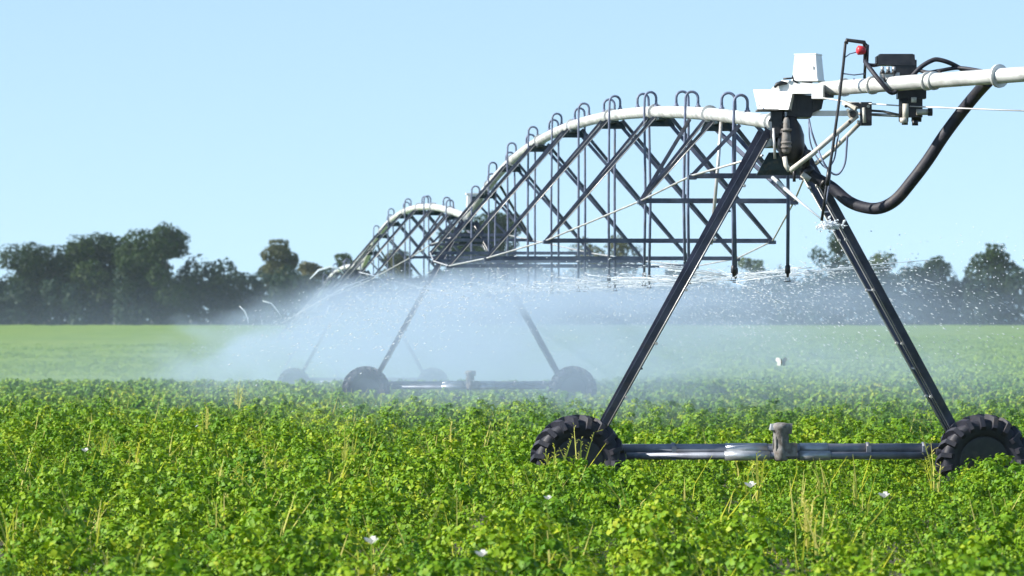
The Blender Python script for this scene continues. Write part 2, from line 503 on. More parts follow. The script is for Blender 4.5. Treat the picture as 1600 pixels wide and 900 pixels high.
o = bpy.data.objects.new('far_crop', quick_mesh('far_crop', V, Fq, M_FAR)); link(o, (0, 0, 0))
tag(o, 'distant green field meeting the tree line', 'field', kind='stuff')

# ------------------------------------------------------------------ trees at the far edge of the field
def blob_points(cx, cy, cz, rx, ry, rz, n, rg, fill=0.5):
    d = rg.normal(size=(n, 3)); d /= np.linalg.norm(d, axis=1, keepdims=True)
    rad = rg.uniform(fill, 1.0, n) ** 0.6
    wob = 1 + 0.10 * np.sin(d[:, 0] * 5 + cx) + 0.10 * np.sin(d[:, 2] * 6 + cy * 2)
    P = np.stack([cx + d[:, 0] * rx * rad * wob, cy + d[:, 1] * ry * rad * wob, cz + d[:, 2] * rz * rad * wob], 1)
    return P, d

def tree(name, px, top, wpx, Y, mat, label, cat='tree', seed=0, lobes=26, n=190, card=0.62, crown_from=0.18, round_=0.5, group=None):
    rg = np.random.default_rng(seed)
    base = at(px, HOR, Y); base.z = 0
    H = CAM_H + (HOR - top) / F * Y
    W = wpx / F * Y / 2
    root = bpy.data.objects.new(name, None); root.empty_display_size = 1
    link(root, base)
    tag(root, label, cat, group)
    z0 = H * crown_from
    tb = MB()
    limbs = []
    tb.tube([base, base + Vector((0.1, 0, H * 0.25)), base + Vector((-0.15, 0.1, H * 0.55))], [0.035 * H * 0.6, 0.026 * H * 0.6, 0.015 * H * 0.6], 8)
    Ps, Ns = [], []
    for k in range(lobes):
        u = (k + rg.uniform(0, 1)) / lobes
        zz = z0 + (H - z0) * (0.12 + 0.78 * u)
        prof = math.sqrt(max(0.05, 1 - (2 * abs(((zz - z0) / (H - z0)) - 0.42)) ** 2.2 * (0.55 if zz < z0 + 0.42 * (H - z0) else 0.85)))
        a = rg.uniform(0, 2 * math.pi); rr = W * prof * rg.uniform(0.25, 0.85)
        cx, cyy = base.x + math.cos(a) * rr, base.y + math.sin(a) * rr
        sz = W * rg.uniform(0.24, 0.42)
        zz = min(zz, H - sz * 0.75)
        m = int(1.7 * n * (sz / (W * 0.32)) ** 2)
        P, D = blob_points(cx, cyy, zz, sz, sz, sz * 0.78, m, rg)
        Ps.append(P); Ns.append(D + np.array([0, 0, 0.25]) + rg.normal(size=D.shape) * 0.55)
        if k % 3 == 0:
            s0 = base + Vector((0, 0, H * rg.uniform(0.15, 0.45)))
            tb.tube([s0, (s0 + Vector((cx, cyy, zz))) / 2 + Vector((0, 0, 0.4)), Vector((cx, cyy, zz))], [0.012 * H, 0.008 * H, 0.003 * H], 5)
    P = np.concatenate(Ps); Nn = np.concatenate(Ns)
    V, Fc = leaf_cloud(P, Nn, card * rg.uniform(0.55, 1.3, len(P)), 0.8, 0.2, rg)
    V -= np.array(base)
    c = bpy.data.objects.new('crown', quick_mesh('crown', V, Fc, mat))
    link(c, base, root)
    tb.build('trunk', M_BARK, root, base)
    return root

GT = 'trees along the far edge of the field'
TREES = [
    # px, top, width, Y, material, label, seed, lobes, n, crown_from
    (-60, 372, 170, 880, M_TREE, 'broad dark tree, farthest left of the tree line', 1, 26, 190, .1),
    (64, 380, 160, 870, M_TREE, 'dark rounded tree just left of the pair of tallest trees', 2, 30, 240, .05),
    (156, 364, 146, 872, M_TREE, 'dark green tree with sky gaps, left one of the tall left pair', 3, 34, 270, .03),
    (246, 350, 150, 862, M_TREE, 'tallest dark green rounded tree of the left tree group', 4, 40, 270, .03),
    (352, 428, 80, 880, M_TREE, 'small green tree between the tall left pair and the brownish tree', 5, 16, 120, .1),
    (440, 371, 84, 890, M_BROWN, 'open brownish tree with pointed tops left of the sprinkler arch', 6, 30, 120, .1),
    (484, 402, 66, 900, M_BROWN, 'low brownish green tree touching the right side of the open brownish tree', 7, 16, 120, .1),
    (536, 392, 80, 890, M_TREE, 'low green tree behind the foot of the farther pipe arch', 8, 18, 130, .1),
    (632, 384, 90, 895, M_BROWN, 'olive brown tree seen through the farther pipe arch', 9, 20, 130, .1),
    (716, 350, 90, 860, M_TREE, 'dark tree behind the white box of the second tower', 10, 22, 150, .1),
    (768, 320, 118, 850, M_TREE, 'tall dark tree seen through the near truss beside the second tower', 11, 34, 180, .08),
    (942, 366, 128, 900, M_BROWN, 'rounded olive tree seen through the middle of the near truss', 12, 24, 130, .1),
    (1062, 414, 80, 900, M_BROWN, 'low hazy tree behind the crossing truss bars', 13, 16, 110, .1),
    (1178, 398, 76, 900, M_TREE, 'small hazy tree behind the last hanging sprinklers', 14, 16, 90, .1),
    (1302, 357, 108, 870, M_TREE, 'lone spreading tree behind the right leg of the near tower', 15, 18, 105, .2),
    (1376, 394, 110, 880, M_TREE, 'lower hazy tree just right of the lone spreading tree', 16, 18, 110, .1),
    (1458, 400, 90, 870, M_TREE, 'dense dark tree right of the near tower leg', 17, 22, 150, .05),
    (1545, 378, 110, 870, M_TREE, 'dense tree farther right, next to the picture edge', 18, 24, 150, .05),
    (1660, 372, 130, 870, M_TREE, 'broad dark tree, farthest right of the tree line', 19, 24, 150, .05),
]
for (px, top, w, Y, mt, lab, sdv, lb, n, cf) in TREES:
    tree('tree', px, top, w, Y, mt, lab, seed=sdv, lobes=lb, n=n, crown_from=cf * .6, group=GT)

# undergrowth and hedge that reads as one mass
rg = np.random.default_rng(55)
Ps, Ns = [], []
px = -330
while px < 1950:
    top = 434 + 10 * math.sin(px * 0.013) + 9 * math.sin(px * 0.05 + 1) + rg.uniform(-9, 7)
    if 120 < px < 330: top -= 12
    if 1380 < px: top -= 8
    Yh = 868 + rg.uniform(-9, 16)
    H = CAM_H + (HOR - top) / F * Yh
    w = rg.uniform(20, 34) / F * Yh
    for zz in (0.28, 0.7):
        P, D = blob_points((px - 800) / F * Yh + rg.uniform(-1, 1), Yh, H * zz, w * 0.8, w * 0.8, H * 0.36, 420, rg)
        Ps.append(P); Ns.append(D + np.array([0, 0, 0.3]) + rg.normal(size=D.shape) * 0.6)
    px += 15
P = np.concatenate(Ps); P[:, 2] = np.maximum(P[:, 2], 0.1); Nn = np.concatenate(Ns)
V, Fc = leaf_cloud(P, Nn, 0.75 * rg.uniform(0.6, 1.3, len(P)), 0.8, 0.2, rg)
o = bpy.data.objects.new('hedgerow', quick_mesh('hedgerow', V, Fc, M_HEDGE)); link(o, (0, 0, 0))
tag(o, 'dark undergrowth massed beneath the far trees', 'hedge', kind='stuff')

# ------------------------------------------------------------------ the irrigation machine
K = 136.0
T1 = 52.0
SPAN = 50.0
SL = -0.0805                                  # lateral run of the pipeline per metre of depth
RX = Vector((1, -SL, 0)).normalized()         # to the right, square to the pipeline
UX = Vector((SL, 1, 0)).normalized()          # along the pipeline, away from the camera
UY = math.hypot(1, SL)
X0 = (1214 - 800) / F * T1
def Mp(u, r, z):
    """u metres beyond the near tower, r metres to its right"""
    return Vector((X0 + SL * u, T1 + u, 0)) + RX * r + Vector((0, 0, z))
def D(du): return Vector((SL * du, du, 0))
PZ = 4.42
_ku = [0, 6.9, 12.8, 18.5, 24.5, 29.3, 38, 44.5, 50]
_kz = [4.42, 4.84, 5.12, 5.32, 5.44, 5.46, 5.27, 4.93, 4.42]
_pc = np.polyfit(_ku, _kz, 5)
PROF_U = np.linspace(0, 50, 101)
PROF_Z = np.polyval(_pc, PROF_U)
PROF_Z += (PZ - PROF_Z[0]) * (1 - PROF_U / 50) + (PZ - PROF_Z[-1]) * PROF_U / 50
def pipe_z(u):
    return float(np.interp(u, PROF_U, PROF_Z))

root = bpy.data.objects.new('irrigation_machine', None)
link(root, Mp(0, 0, 0))
tag(root, 'long wheeled centre pivot irrigation machine arching across the crop and spraying water', 'irrigation machine')

# tower prototype (parts are copied for the farther towers)
def make_tower(first):
    b = MB()
    zb = 0.675
    b.tube([Mp(0, -2.12, zb), Mp(0, 2.12, zb)], 0.062, 14, 0)
    b.tube([Mp(-0.09, -1.75, 0.60), Mp(-0.09, 1.75, 0.60)], 0.043, 12, 1)
    for (a, c, m_) in ((-0.62, -0.10, 2), (0.24, 0.60, 2)):
        b.tube([Mp(-0.09, a, 0.60), Mp(-0.09, c, 0.60)], 0.056, 12, m_)
        b.tube([Mp(0, a + .02, zb), Mp(0, c - .02, zb)], 0.068, 12, m_)
    for r_ in (-1.2, 1.05, 1.7):
        b.tube([Mp(0, r_ - .02, zb), Mp(0, r_ + .02, zb)], 0.075, 12, 0)
        b.box(Mp(-.05, r_, .63), (.05, .12, .16), 0, (RX, UX, Vector((0, 0, 1))))
    # end brackets to the wheels
    for s in (-1, 1):
        b.box(Mp(-0.06, s * 2.14, 0.66), (0.14, 0.34, 0.20), 0, (RX, UX, Vector((0, 0, 1))))
        b.tube([Mp(-0.32, s * 2.33, 0.53), Mp(-0.02, s * 2.33, 0.53)], 0.12, 12, 0)
        b.tube([Mp(-0.05, s * 2.1, 0.60), Mp(-0.05, s * 2.36, 0.55)], 0.05, 10, 0)
    t = b.build('tower', [M_BEAM, M_BEAM, M_SLEEVE], root, Mp(0, 0, 0))
    # head plate
    h = MB()
    ax = (RX, UX, Vector((0, 0, 1)))
    h.box(Mp(0, 0.06, 3.94), (0.60, 0.06, 0.24), 0, ax, (0.55, 1))
    h.box(Mp(-0.32, 0.03, 3.97), (0.56, 0.02, 0.20), 0, ax, (0.6, 1))
    h.box(Mp(0, 0, 4.17), (0.20, 0.9, 0.05), 0, ax)
    h.box(Mp(0, 0, 4.28), (0.16, 0.5, 0.18), 0, ax)
    h.build('head_plate', M_PLATE, t)
    # legs: two angle irons on each side, splayed along the pipeline
    for s in (-1, 1):
        for e in (-1, 1):
            l = MB()
            a = Mp(e * 0.12 - 0.02, s * 2.09, 0.70)
            c = Mp(e * 0.34, s * 0.09, 4.30)
            l.angle(a, c, 0.098, 0.012, 0, RX * s, flip=e)
            # bolted splice plates and the water pipe fixings along the leg
            for q in (0.16, 0.33, 0.5, 0.66, 0.83):
                pq = a.lerp(c, q)
                dd = (c - a).normalized()
                l.tube([pq - UX * 0.03 - RX * s * .012, pq + UX * 0.03 - RX * s * .012], 0.018, 8, 1)
            l.tube([a.lerp(c, .02) - UX * .012 - RX * .02, a.lerp(c, .98) - UX * .012 - RX * .02], 0.0065, 6, 1)  # thin pale tube standing in for sun glint on the leg's edge
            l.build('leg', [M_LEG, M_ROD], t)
        lc = MB()
        for q in (0.25, 0.5, 0.75):
            pa = Mp(-0.12, s * 2.09, 0.70).lerp(Mp(-0.34, s * 0.09, 4.30), q)
            pb = Mp(0.12, s * 2.09, 0.70).lerp(Mp(0.34, s * 0.09, 4.30), q)
            lc.bar(pa, pb, 0.04, 0.02)
        # thin bright tube running down the leg
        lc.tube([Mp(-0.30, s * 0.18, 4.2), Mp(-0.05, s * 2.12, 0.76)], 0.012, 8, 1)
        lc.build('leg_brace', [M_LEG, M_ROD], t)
    # wheels
    for s in (-1, 1):
        make_wheel(Mp(-0.34, s * 2.33, 0.535), t)
    # gear motor on the middle of the beam
    gm = MB()
    c0 = Mp(-0.10, 0.03, 0.54)
    gm.lathe(c0, (0, 0, 1), [(0, 0.07), (0.02, 0.085), (0.13, 0.088), (0.15, 0.078), (0.24, 0.078), (0.26, 0.088), (0.33, 0.088), (0.36, 0.105), (0.40, 0.112), (0.425, 0.10), (0.44, 0.04)], 18, 0)
    gm.box(c0 + RX * 0.10 + Vector((0, 0, 0.13)), (0.16, 0.15, 0.15), 0, ax)
    gm.box(c0 - RX * 0.06 + Vector((0, 0, 0.39)), (0.14, 0.12, 0.07), 1, ax, (0.8, 0.8))
    gm.box(c0 + RX * 0.07 + Vector((0, 0, 0.37)), (0.10, 0.10, 0.12), 0, ax, (1.2, 1))
    for k in range(8):
        a = k * math.pi / 4
        gm.box(c0 + (RX * math.cos(a) + UX * math.sin(a)) * 0.086 + Vector((0, 0, 0.20)), (0.015, 0.015, 0.16), 0, ax)
    gm.build('gear_motor', [M_RUST, M_ROD], t)
    return t

def make_wheel(c, parent):
    w = MB()
    n = 48
    Ro, wd = 0.495, 0.15
    prof = [(-wd * 0.62, 0.285), (-wd * 0.98, 0.34), (-wd * 1.02, 0.42), (-wd * 0.95, 0.475), (-wd * 0.6, Ro - .01), (0, Ro),
            (wd * 0.6, Ro - .01), (wd * 0.95, 0.475), (wd * 1.02, 0.42), (wd * 0.98, 0.34), (wd * 0.62, 0.285)]
    Z = Vector((0, 0, 1))
    vs = []
    for j in range(n):
        a = 2 * math.pi * j / n
        d = RX * math.cos(a) + Z * math.sin(a)
        for (x, r) in prof: vs.append(c + UX * x + d * r)
    k = len(prof)
    fs = [(j * k + i, j * k + i + 1, ((j + 1) % n) * k + i + 1, ((j + 1) % n) * k + i) for j in range(n) for i in range(k - 1)]
    w.add(vs, fs, 0, True)
    # lugs: slanted bars wrapping from the shoulder to the middle of the tread
    nl = 19
    for side in (-1, 1):
        for j in range(nl):
            a0 = 2 * math.pi * (j + (0.5 if side > 0 else 0)) / nl
            pts = []
            for (x, r, da) in ((0.0, Ro + .022, 0.16), (wd * 0.55, Ro + .02, 0.08), (wd * 1.05, Ro - .005, 0.0), (wd * 1.16, 0.385, -0.015)):
                a = a0 + da
                d = RX * math.cos(a) + Z * math.sin(a)
                pts.append((c + UX * side * x + d * r, d, RX * -math.sin(a) + Z * math.cos(a)))
            for q in range(3):
                (p0, d0, t0), (p1, d1, t1) = pts[q], pts[q + 1]
                hw, hh = 0.032, 0.036
                if q == 2: d1 = (d1 + UX * side * 1.2).normalized()
                if q == 1: pass
                vs = []
                for (p_, d_, t_) in ((p0, d0, t0), (p1, d1, t1)):
                    vs += [p_ - t_ * hw - d_ * hh, p_ + t_ * hw - d_ * hh, p_ + t_ * hw * .8 + d_ * hh * .8, p_ - t_ * hw * .8 + d_ * hh * .8]
                w.add(vs, [(3, 2, 1, 0), (4, 5, 6, 7), (0, 1, 5, 4), (1, 2, 6, 5), (2, 3, 7, 6), (3, 0, 4, 7)], 0)
    # rim and disc
    for sgn in (-1, 1):
        w.lathe(c + UX * sgn * 0.09, UX * sgn, [(-0.05, 0.27), (-0.01, 0.295), (0.01, 0.295), (0.012, 0.27)], 32, 1)
    w.lathe(c - UX * 0.03, UX, [(0, 0.28), (0.03, 0.28), (0.031, 0.12), (0.06, 0.11)], 32, 1)
    w.tube([c - UX * 0.12, c + UX * 0.30], 0.07, 14, 1)
    for q in range(8):
        a = q * math.pi / 4
        d = RX * math.cos(a) + Z * math.sin(a)
        w.tube([c + d * 0.10 - UX * 0.05, c + d * 0.10 - UX * 0.03], 0.012, 6, 1)
    w.build('wheel', [M_RUBBER, M_DARK], parent, c)

DZ = [0, 0, -0.6, -2.7]
near_tower = make_tower(True)
near_tower['label'] = 'nearest tower, dark legs down to the lugged wheels'
towers = [near_tower]
for k in (1, 2, 3):
    t = copy_part(near_tower, D(SPAN * k), root)
    t.location.z += DZ[k]
    t['label'] = ('second tower, its wheels fading in the mist', 'third tower, faint in the spray', 'fourth tower, barely seen in the spray')[k - 1]
    towers.append(t)
    cb = MB()
    u = SPAN * k
    ax = (RX, UX, Vector((0, 0, 1)))
    cb.box(Mp(u - 0.1, 0.12, PZ + 0.36), (0.34, 0.30, 0.32), 0, ax, (0.9, 0.9))
    cb.box(Mp(u - 0.256, 0.13, PZ + 0.36), (0.20, 0.02, 0.22), 1, ax)
    cb.box(Mp(u - 0.1, 0.12, PZ + 0.535), (0.38, 0.34, 0.035), 0, ax)
    cb.box(Mp(u - 0.1, 0.12, PZ + 0.13), (0.10, 0.10, 0.16), 1, ax)
    cbo = cb.build('control_box', [M_WHITE, M_PLATE], t)

# span: pipe, truss frames, rods and hanging sprinklers
ST = [(2.5, 0.68, 0.72), (5.4, 0.97, 1.12), (11.93, 1.60, 1.85), (18.47, 1.95, 2.25), (25.0, 2.1, 2.42), (31.53, 1.95, 2.25), (38.07, 1.60, 1.85), (44.6, 0.97, 1.12), (47.5, 0.68, 0.72)]
def make_span():
    p = MB()
    n = 60
    pts = [Mp(0.15 + (SPAN - 0.3) * i / n, 0, pipe_z(0.15 + (SPAN - 0.3) * i / n)) for i in range(n + 1)]
    p.tube(pts, 0.084, 16, 0)
    for q in (0.3, 6.2, 12.4, 18.6, 25.0, 31.4, 37.6, 43.8, 49.6):    # flanges between the pipe lengths
        a = Mp(q, 0, pipe_z(q)); b_ = Mp(q + .05, 0, pipe_z(q + .05))
        p.tube([a, b_], 0.118, 16, 0)
    # heavy flex at the tower joint
    sp = p.build('pipe_span', [M_PIPE], root, Mp(0, 0, 0))
    ax = (RX, UX, Vector((0, 0, 1)))
    rodL, rodR = [Mp(0.1, -0.15, 4.05)], [Mp(0.1, 0.15, 4.05)]
    for i, (u, w, dep) in enumerate(ST):
        z = pipe_z(u)
        small = i in (0, len(ST) - 1)
        cb = MB()
        cb.angle(Mp(u, -w - .02, z - dep), Mp(u, w + .02, z - dep), 0.062, 0.008, 0, UX)
        cb.box(Mp(u, -w, z - dep + .01), (0.10, 0.16, 0.05), 0, ax)
        cb.box(Mp(u, w, z - dep + .01), (0.10, 0.16, 0.05), 0, ax)
        cb.build('cross_bar', M_GALV, sp)
        if not small:
            gp_ = MB()
            gp_.box(Mp(u, 0, z - 0.145), (0.44, 0.05, 0.12), 0, ax, (0.75, 1))
            gp_.box(Mp(u, 0, z - 0.11), (0.12, 0.9, 0.03), 0, ax)
            gp_.build('bracket', M_PLATE, sp)
            for s in (-1, 1):
                for e in (-0.42, 0.42):
                    st = MB()
                    st.angle(Mp(u + e, s * 0.10, pipe_z(u + e) - 0.09), Mp(u, s * w, z - dep), 0.050, 0.008, 0, UX, flip=s)
                    if s < 0:      # pale tube added as a sun highlight along the strut's edge
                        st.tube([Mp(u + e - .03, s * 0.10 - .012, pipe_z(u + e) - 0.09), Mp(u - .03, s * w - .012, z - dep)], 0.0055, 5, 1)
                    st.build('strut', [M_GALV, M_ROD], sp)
        else:
            for s in (-1, 1):
                st = MB()
                st.angle(Mp(u, s * 0.08, z - 0.09), Mp(u, s * w, z - dep), 0.045, 0.008, 0, UX, flip=s)
                st.build('strut', M_GALV, sp)
        if i in (1, len(ST) - 2):
            e = 2.1 if i == 1 else -2.1
            for s in (-1, 1):
                st = MB()
                st.angle(Mp(u + e, s * 0.08, pipe_z(u + e) - 0.09), Mp(u, s * w, z - dep), 0.05, 0.008, 0, UX, flip=s)
                st.build('strut', M_GALV, sp)
        rodL.append(Mp(u, -w - .01, z - dep + .03)); rodR.append(Mp(u, w + .01, z - dep + .03))
    rodL.append(Mp(SPAN - .1, -0.15, 4.05)); rodR.append(Mp(SPAN - .1, 0.15, 4.05))
    for pr in (rodL, rodR):
        rd = MB(); rd.tube(pr, 0.013, 8, 0); rd.build('truss_rod', M_ROD, sp)
    return sp

HEADS = []
def make_drop(u, side, parent, kind=0):
    z = pipe_z(u % SPAN)
    d = MB()
    o_ = 0.165 * side
    top = z + 0.275
    wob = random.uniform(-.012, .012)
    pts = [Mp(u, 0, z + 0.06), Mp(u, 0, z + 0.19)]
    for a in range(0, 181, 20):
        pts.append(Mp(u + wob * a / 60, o_ / 2 - math.cos(R(a)) * o_ / 2, z + 0.20 + math.sin(R(a)) * 0.083))
    zh = 2.66 + random.uniform(-.03, .03)
    pts.append(Mp(u + wob * 2, o_ * 1.03, z + 0.02))
    pts.append(Mp(u + wob * 2, o_ * 1.05 + random.uniform(-.02, .02), (z + zh) / 2))
    pts.append(Mp(u + wob * 2, o_ * 1.05, zh + 0.14))
    rr = [0.018] * (len(pts) - 3) + [0.018, 0.0205, 0.0205]
    d.tube(pts, rr, 8, 0)
    d.lathe(Mp(u, 0, z + 0.07), (0, 0, 1), [(0, 0.035), (0.03, 0.035), (0.035, 0.022), (0.06, 0.022)], 8, 0)
    e = Mp(u + wob * 2, o_ * 1.05, zh)
    d.lathe(e + Vector((0, 0, 0.15)), (0, 0, -1), [(0, 0.022), (0.01, 0.032), (0.09, 0.032), (0.10, 0.018), (0.14, 0.014)], 10, 1)
    d.lathe(e + Vector((0, 0, -0.03)), (0, 0, -1), [(0, 0.04), (0.008, 0.045), (0.012, 0.01)], 10, 1)
    for q in (-1, 1):
        d.bar(e + RX * q * 0.022 + Vector((0, 0, 0.01)), e + RX * q * 0.022 - Vector((0, 0, 0.03)), 0.006, 0.006, 1)
    d.build('sprinkler_drop', [M_HOSEB, M_DARK], parent)
    HEADS.append(e + Vector((0, 0, float(np.interp(u, [0, 50, 100, 150], DZ)))))

span = make_span()
span['label'] = 'nearest high arch of pipe over an open truss'
span2 = copy_part(span, D(SPAN), root); span2['label'] = 'second smaller looking arch of pipe and truss'
span3 = copy_part(span, D(2 * SPAN), root); span3['label'] = 'third arch, mostly lost in the spray'
for sp_, k0 in ((span2, 1), (span3, 2)):
    sp_.location.z += DZ[k0]
    sp_.rotation_euler = Matrix.Rotation(math.atan((DZ[k0 + 1] - DZ[k0]) / SPAN), 4, RX).to_euler()
make_drop(0.35, 1, span)
u = 2.55; k = 0
while u < SPAN - 1:
    make_drop(u, -1 if k % 2 == 0 else 1, span); u += 2.45; k += 1
u = SPAN + 5.0; k = 0
while u < 2 * SPAN - 1:
    make_drop(u, -1 if k % 2 == 0 else 1, span2); u += 3.6 if k % 2 == 0 else 5.0; k += 1
u = 2 * SPAN + 5.0
while u < 3 * SPAN - 1:
    make_drop(u, -1 if k % 2 == 0 else 1, span3); u += 5.0; k += 1

# --- fittings on the nearest tower -------------------------------------------------
def P(px, py, Y=51.6): return at(px, py, Y)
YH = 51.6
u_ = YH / F                                    # metres per photo pixel at the head
head = MB()
# folded white cover over the joint
ring = [(1177, 140), (1205, 140), (1212, 131), (1222, 125), (1236, 126), (1240, 128), (1286, 131), (1286, 154), (1268, 154), (1268, 146), (1238, 146), (1232, 171), (1184, 171)]
def cover_pt(x, y):
    return P(x, y, 51.35 - 0.55 * (min(x, 1236) - 1206) * u_ + 0.45 * (150 - y) * u_)
for_front = [cover_pt(x, y) for x, y in ring]
for_back = [q + Vector((0.06, 0.30, 0.0)) for q in for_front]
n = len(ring)
head.add(for_front + for_back, [(i, (i + 1) % n, n + (i + 1) % n, n + i) for i in range(n)], 0)
head.add(for_front, [tuple(reversed(range(n)))], 0)
head.add(for_back, [tuple(range(n))], 0)
head.box(P(1208, 172.5, 51.45), (52 * u_, 0.42, 0.015), 2)
for x in (1187, 1223):
    head.tube([P(x, 165, 51.34), P(x, 165, 51.32)], 0.008, 8, 1)
hd = head.build('joint_cover', [M_WHITE, M_DARK, M_RUST], root)
hd['label'] = 'white sheet metal cover on top of the nearest tower'
hb = MB()
pts = [P(1210, 137, 51.33), P(1214, 132, 51.33), P(1221, 129.5, 51.33), P(1230, 130, 51.33)]
hb.tube(pts, [0.012, 0.024, 0.026, 0.014], 8, 0)
hb.build('handle', M_DARK, hd)
cl = MB()
cl.tube([P(1224, 123, 51.3), P(1238, 122, 51.3), P(1239, 118, 51.3), P(1240, 126, 51.3), P(1247, 129, 51.3)], 0.013, 6, 0)
cl.build('latch', M_DARK, hd)

ca, sa = math.cos(R(-24)), math.sin(R(-24))
axb = (Vector((ca, sa, 0)), Vector((-sa, ca, 0)), Vector((0, 0, 1)))
bx = MB()
axb = (Vector((math.cos(R(22)), math.sin(R(22)) * -1, 0)), Vector((math.sin(R(22)), math.cos(R(22)), 0)), Vector((0, 0, 1)))
axb = (Vector((math.cos(R(20)), -math.sin(R(20)), 0)), Vector((math.sin(R(20)), math.cos(R(20)), 0)), Vector((0, 0, 1)))
bx.box(P(1263, 107, 51.75), (0.30, 0.30, 42 * u_), 0, axb, (0.83, 0.83))
bx.box(P(1263, 85.3, 51.75), (0.262, 0.262, 0.014), 0, axb)
bx.tube([P(1263, 126, 51.75), P(1263, 140, 51.75)], 0.05, 10, 1)
bx.box(P(1263, 107, 51.75) - axb[1] * .140 + axb[0] * .10, (.012, .018, .035), 2, axb)
bx.box(P(1263, 126, 51.75), (.316, .316, .016), 0, axb)
o = bx.build('control_box', [M_WHITE, M_PLATE, M_ROD], root)
o['label'] = 'tall white box tapering upward on the nearest tower'

mb = MB()
ring = [(1240, 147), (1287, 150), (1287, 156), (1284, 170), (1270, 176), (1268, 183), (1229, 183), (1231, 172)]
ff = [P(x, y, 51.42) for x, y in ring]; bb = [q + Vector((0, 0.5, 0)) for q in ff]; n = len(ring)
mb.add(ff + bb, [(i, (i + 1) % n, n + (i + 1) % n, n + i) for i in range(n)] + [tuple(reversed(range(n))), tuple(range(n, 2 * n))], 0)
for k in range(3):
    mb.box(P(1248 + k * 12, 165, 51.41), (0.03, 0.02, 0.10), 0)
mb.build('joint_housing', M_DARK, root)

# swivel joint bulb under the cover
sw = MB()
c0 = P(1236, 256, 51.4)
sw.lathe(c0, (0, 0, 1), [(0, 0.05), (0.05, 0.10), (0.10, 0.135), (0.22, 0.155), (0.33, 0.15), (0.43, 0.115), (0.50, 0.07), (0.54, 0.06)], 20, 0)
sw.lathe(P(1229, 240, 51.27), (0, 0, 1), [(0, 0.03), (0.03, 0.055), (0.20, 0.055), (0.25, 0.04), (0.38, 0.035), (0.41, 0.02)], 14, 1)
for yy in (225, 232, 205):
    sw.lathe(P(1229, yy, 51.27), (0, 0, 1), [(0, 0.06), (0.015, 0.066), (0.03, 0.06)], 14, 1)
sw.box(P(1213, 195, 51.5), (0.12, 0.3, 0.30), 0)
sw.tube([P(1209, 200, 51.3), P(1211, 248, 51.3)], 0.016, 8, 2)
for x in (1207, 1216, 1224):
    sw.tube([P(x, 171, 51.4), P(x, 190, 51.4)], 0.018, 8, 0)
sw.tube([P(1241, 262, 51.4), P(1241, 284, 51.4)], 0.018, 8, 0)
for (x, y) in ((1196, 200), (1203, 188), (1215, 208), (1200, 218), (1222, 196)):
    sw.tube([P(x, y, 51.28), P(x, y, 51.36)], 0.016, 6, 0)
o = sw.build('swivel_joint', [M_DARK, M_RUST, M_ROD], root)

# swing arm pipe going off to the right, a little towards the camera
SA0, SA1 = P(1284, 139, 51.6), at(1760, 104, 47.5)
def arm(px):                                    # point on the arm at a photo column
    t = (px - 1284) / (1760 - 1284)
    # perspective correct along the line
    w0, w1 = 1 / 51.6, 1 / 47.5
    Y = 1 / (w0 + (w1 - w0) * t)
    return at(px, 139 + (104 - 139) * t, Y)
ar = MB()
ar.tube([SA0, arm(1400), arm(1500), SA1], 0.084, 18, 0)
for x in (1318, 1362, 1448, 1458, 1560, 1650):
    a = arm(x); ar.tube([a, arm(x + 3)], 0.104 if x != 1560 else 0.13, 16, 0)
ar.box((arm(1285) + arm(1300)) / 2 + Vector((0, -.04, -.08)), (.14, .12, .05), 1)
sarm = ar.build('swing_arm', [M_PIPE, M_DARK], root)
sarm['label'] = 'bright pipe of the swing arm reaching right from the nearest tower'

lb = MB()
lb.bar(P(1266, 177, 51.5), P(1326, 177, 51.4), 0.055, 0.06, 0)
lb.tube([P(1326, 177, 51.4), P(1410, 181, 51.0)], 0.018, 8, 1)
lb.tube([P(1350, 172, 51.2), P(1380, 174, 51.1), P(1412, 181, 51.0)], 0.014, 8, 2)
lb.build('lower_rail', [M_WHITE, M_ROD, M_RUST], sarm)

ws = MB(); ws.tube([P(1286, 153, 51.2), P(1330, 160, 51.1), P(1420, 166, 50.8), arm(1600) + Vector((0, -.1, -.40))], 0.009, 6, 0)
ws.build('guide_wire', M_ROD, sarm)

st1 = MB(); st1.tube([P(1234, 267, 51.1), P(1270, 240, 51.1), P(1340, 180, 51.0)], 0.030, 10, 0)
st1.tube([P(1226, 245, 51.12), P(1228, 258, 51.11), P(1234, 267, 51.1)], 0.028, 10, 0)
st1.build('brace_arm', M_CREAM, sarm)
st2 = MB(); st2.tube([P(1274, 256, 51.3), P(1300, 236, 51.3), P(1346, 190, 51.2)], 0.026, 10, 0); st2.build('brace_arm', M_CREAM, sarm)

br = MB()
br.box(P(1353, 178, 51.1), (0.12, 0.20, 0.26), 0)
br.box(P(1345, 165, 51.1), (0.22, 0.10, 0.07), 0)
br.tube([P(1333, 178, 51.0), P(1333, 178, 51.25)], 0.062, 14, 1)
br.tube([P(1333, 178, 50.97), P(1333, 178, 51.0)], 0.040, 14, 0)
br.tube([P(1349, 168, 50.95), P(1351, 192, 50.95)], 0.022, 8, 1)
for (x, y) in ((1322, 166), (1328, 190), (1341, 190), (1357, 166), (1358, 190), (1325, 172)):
    br.tube([P(x, y, 50.96), P(x, y, 51.05)], 0.018, 8, 1 if x % 2 else 0)
br.bar(P(1318, 160, 51.1), P(1338, 170, 51.0), 0.05, 0.05, 1)
br.build('arm_bracket', [M_DARK, M_CREAM], sarm)

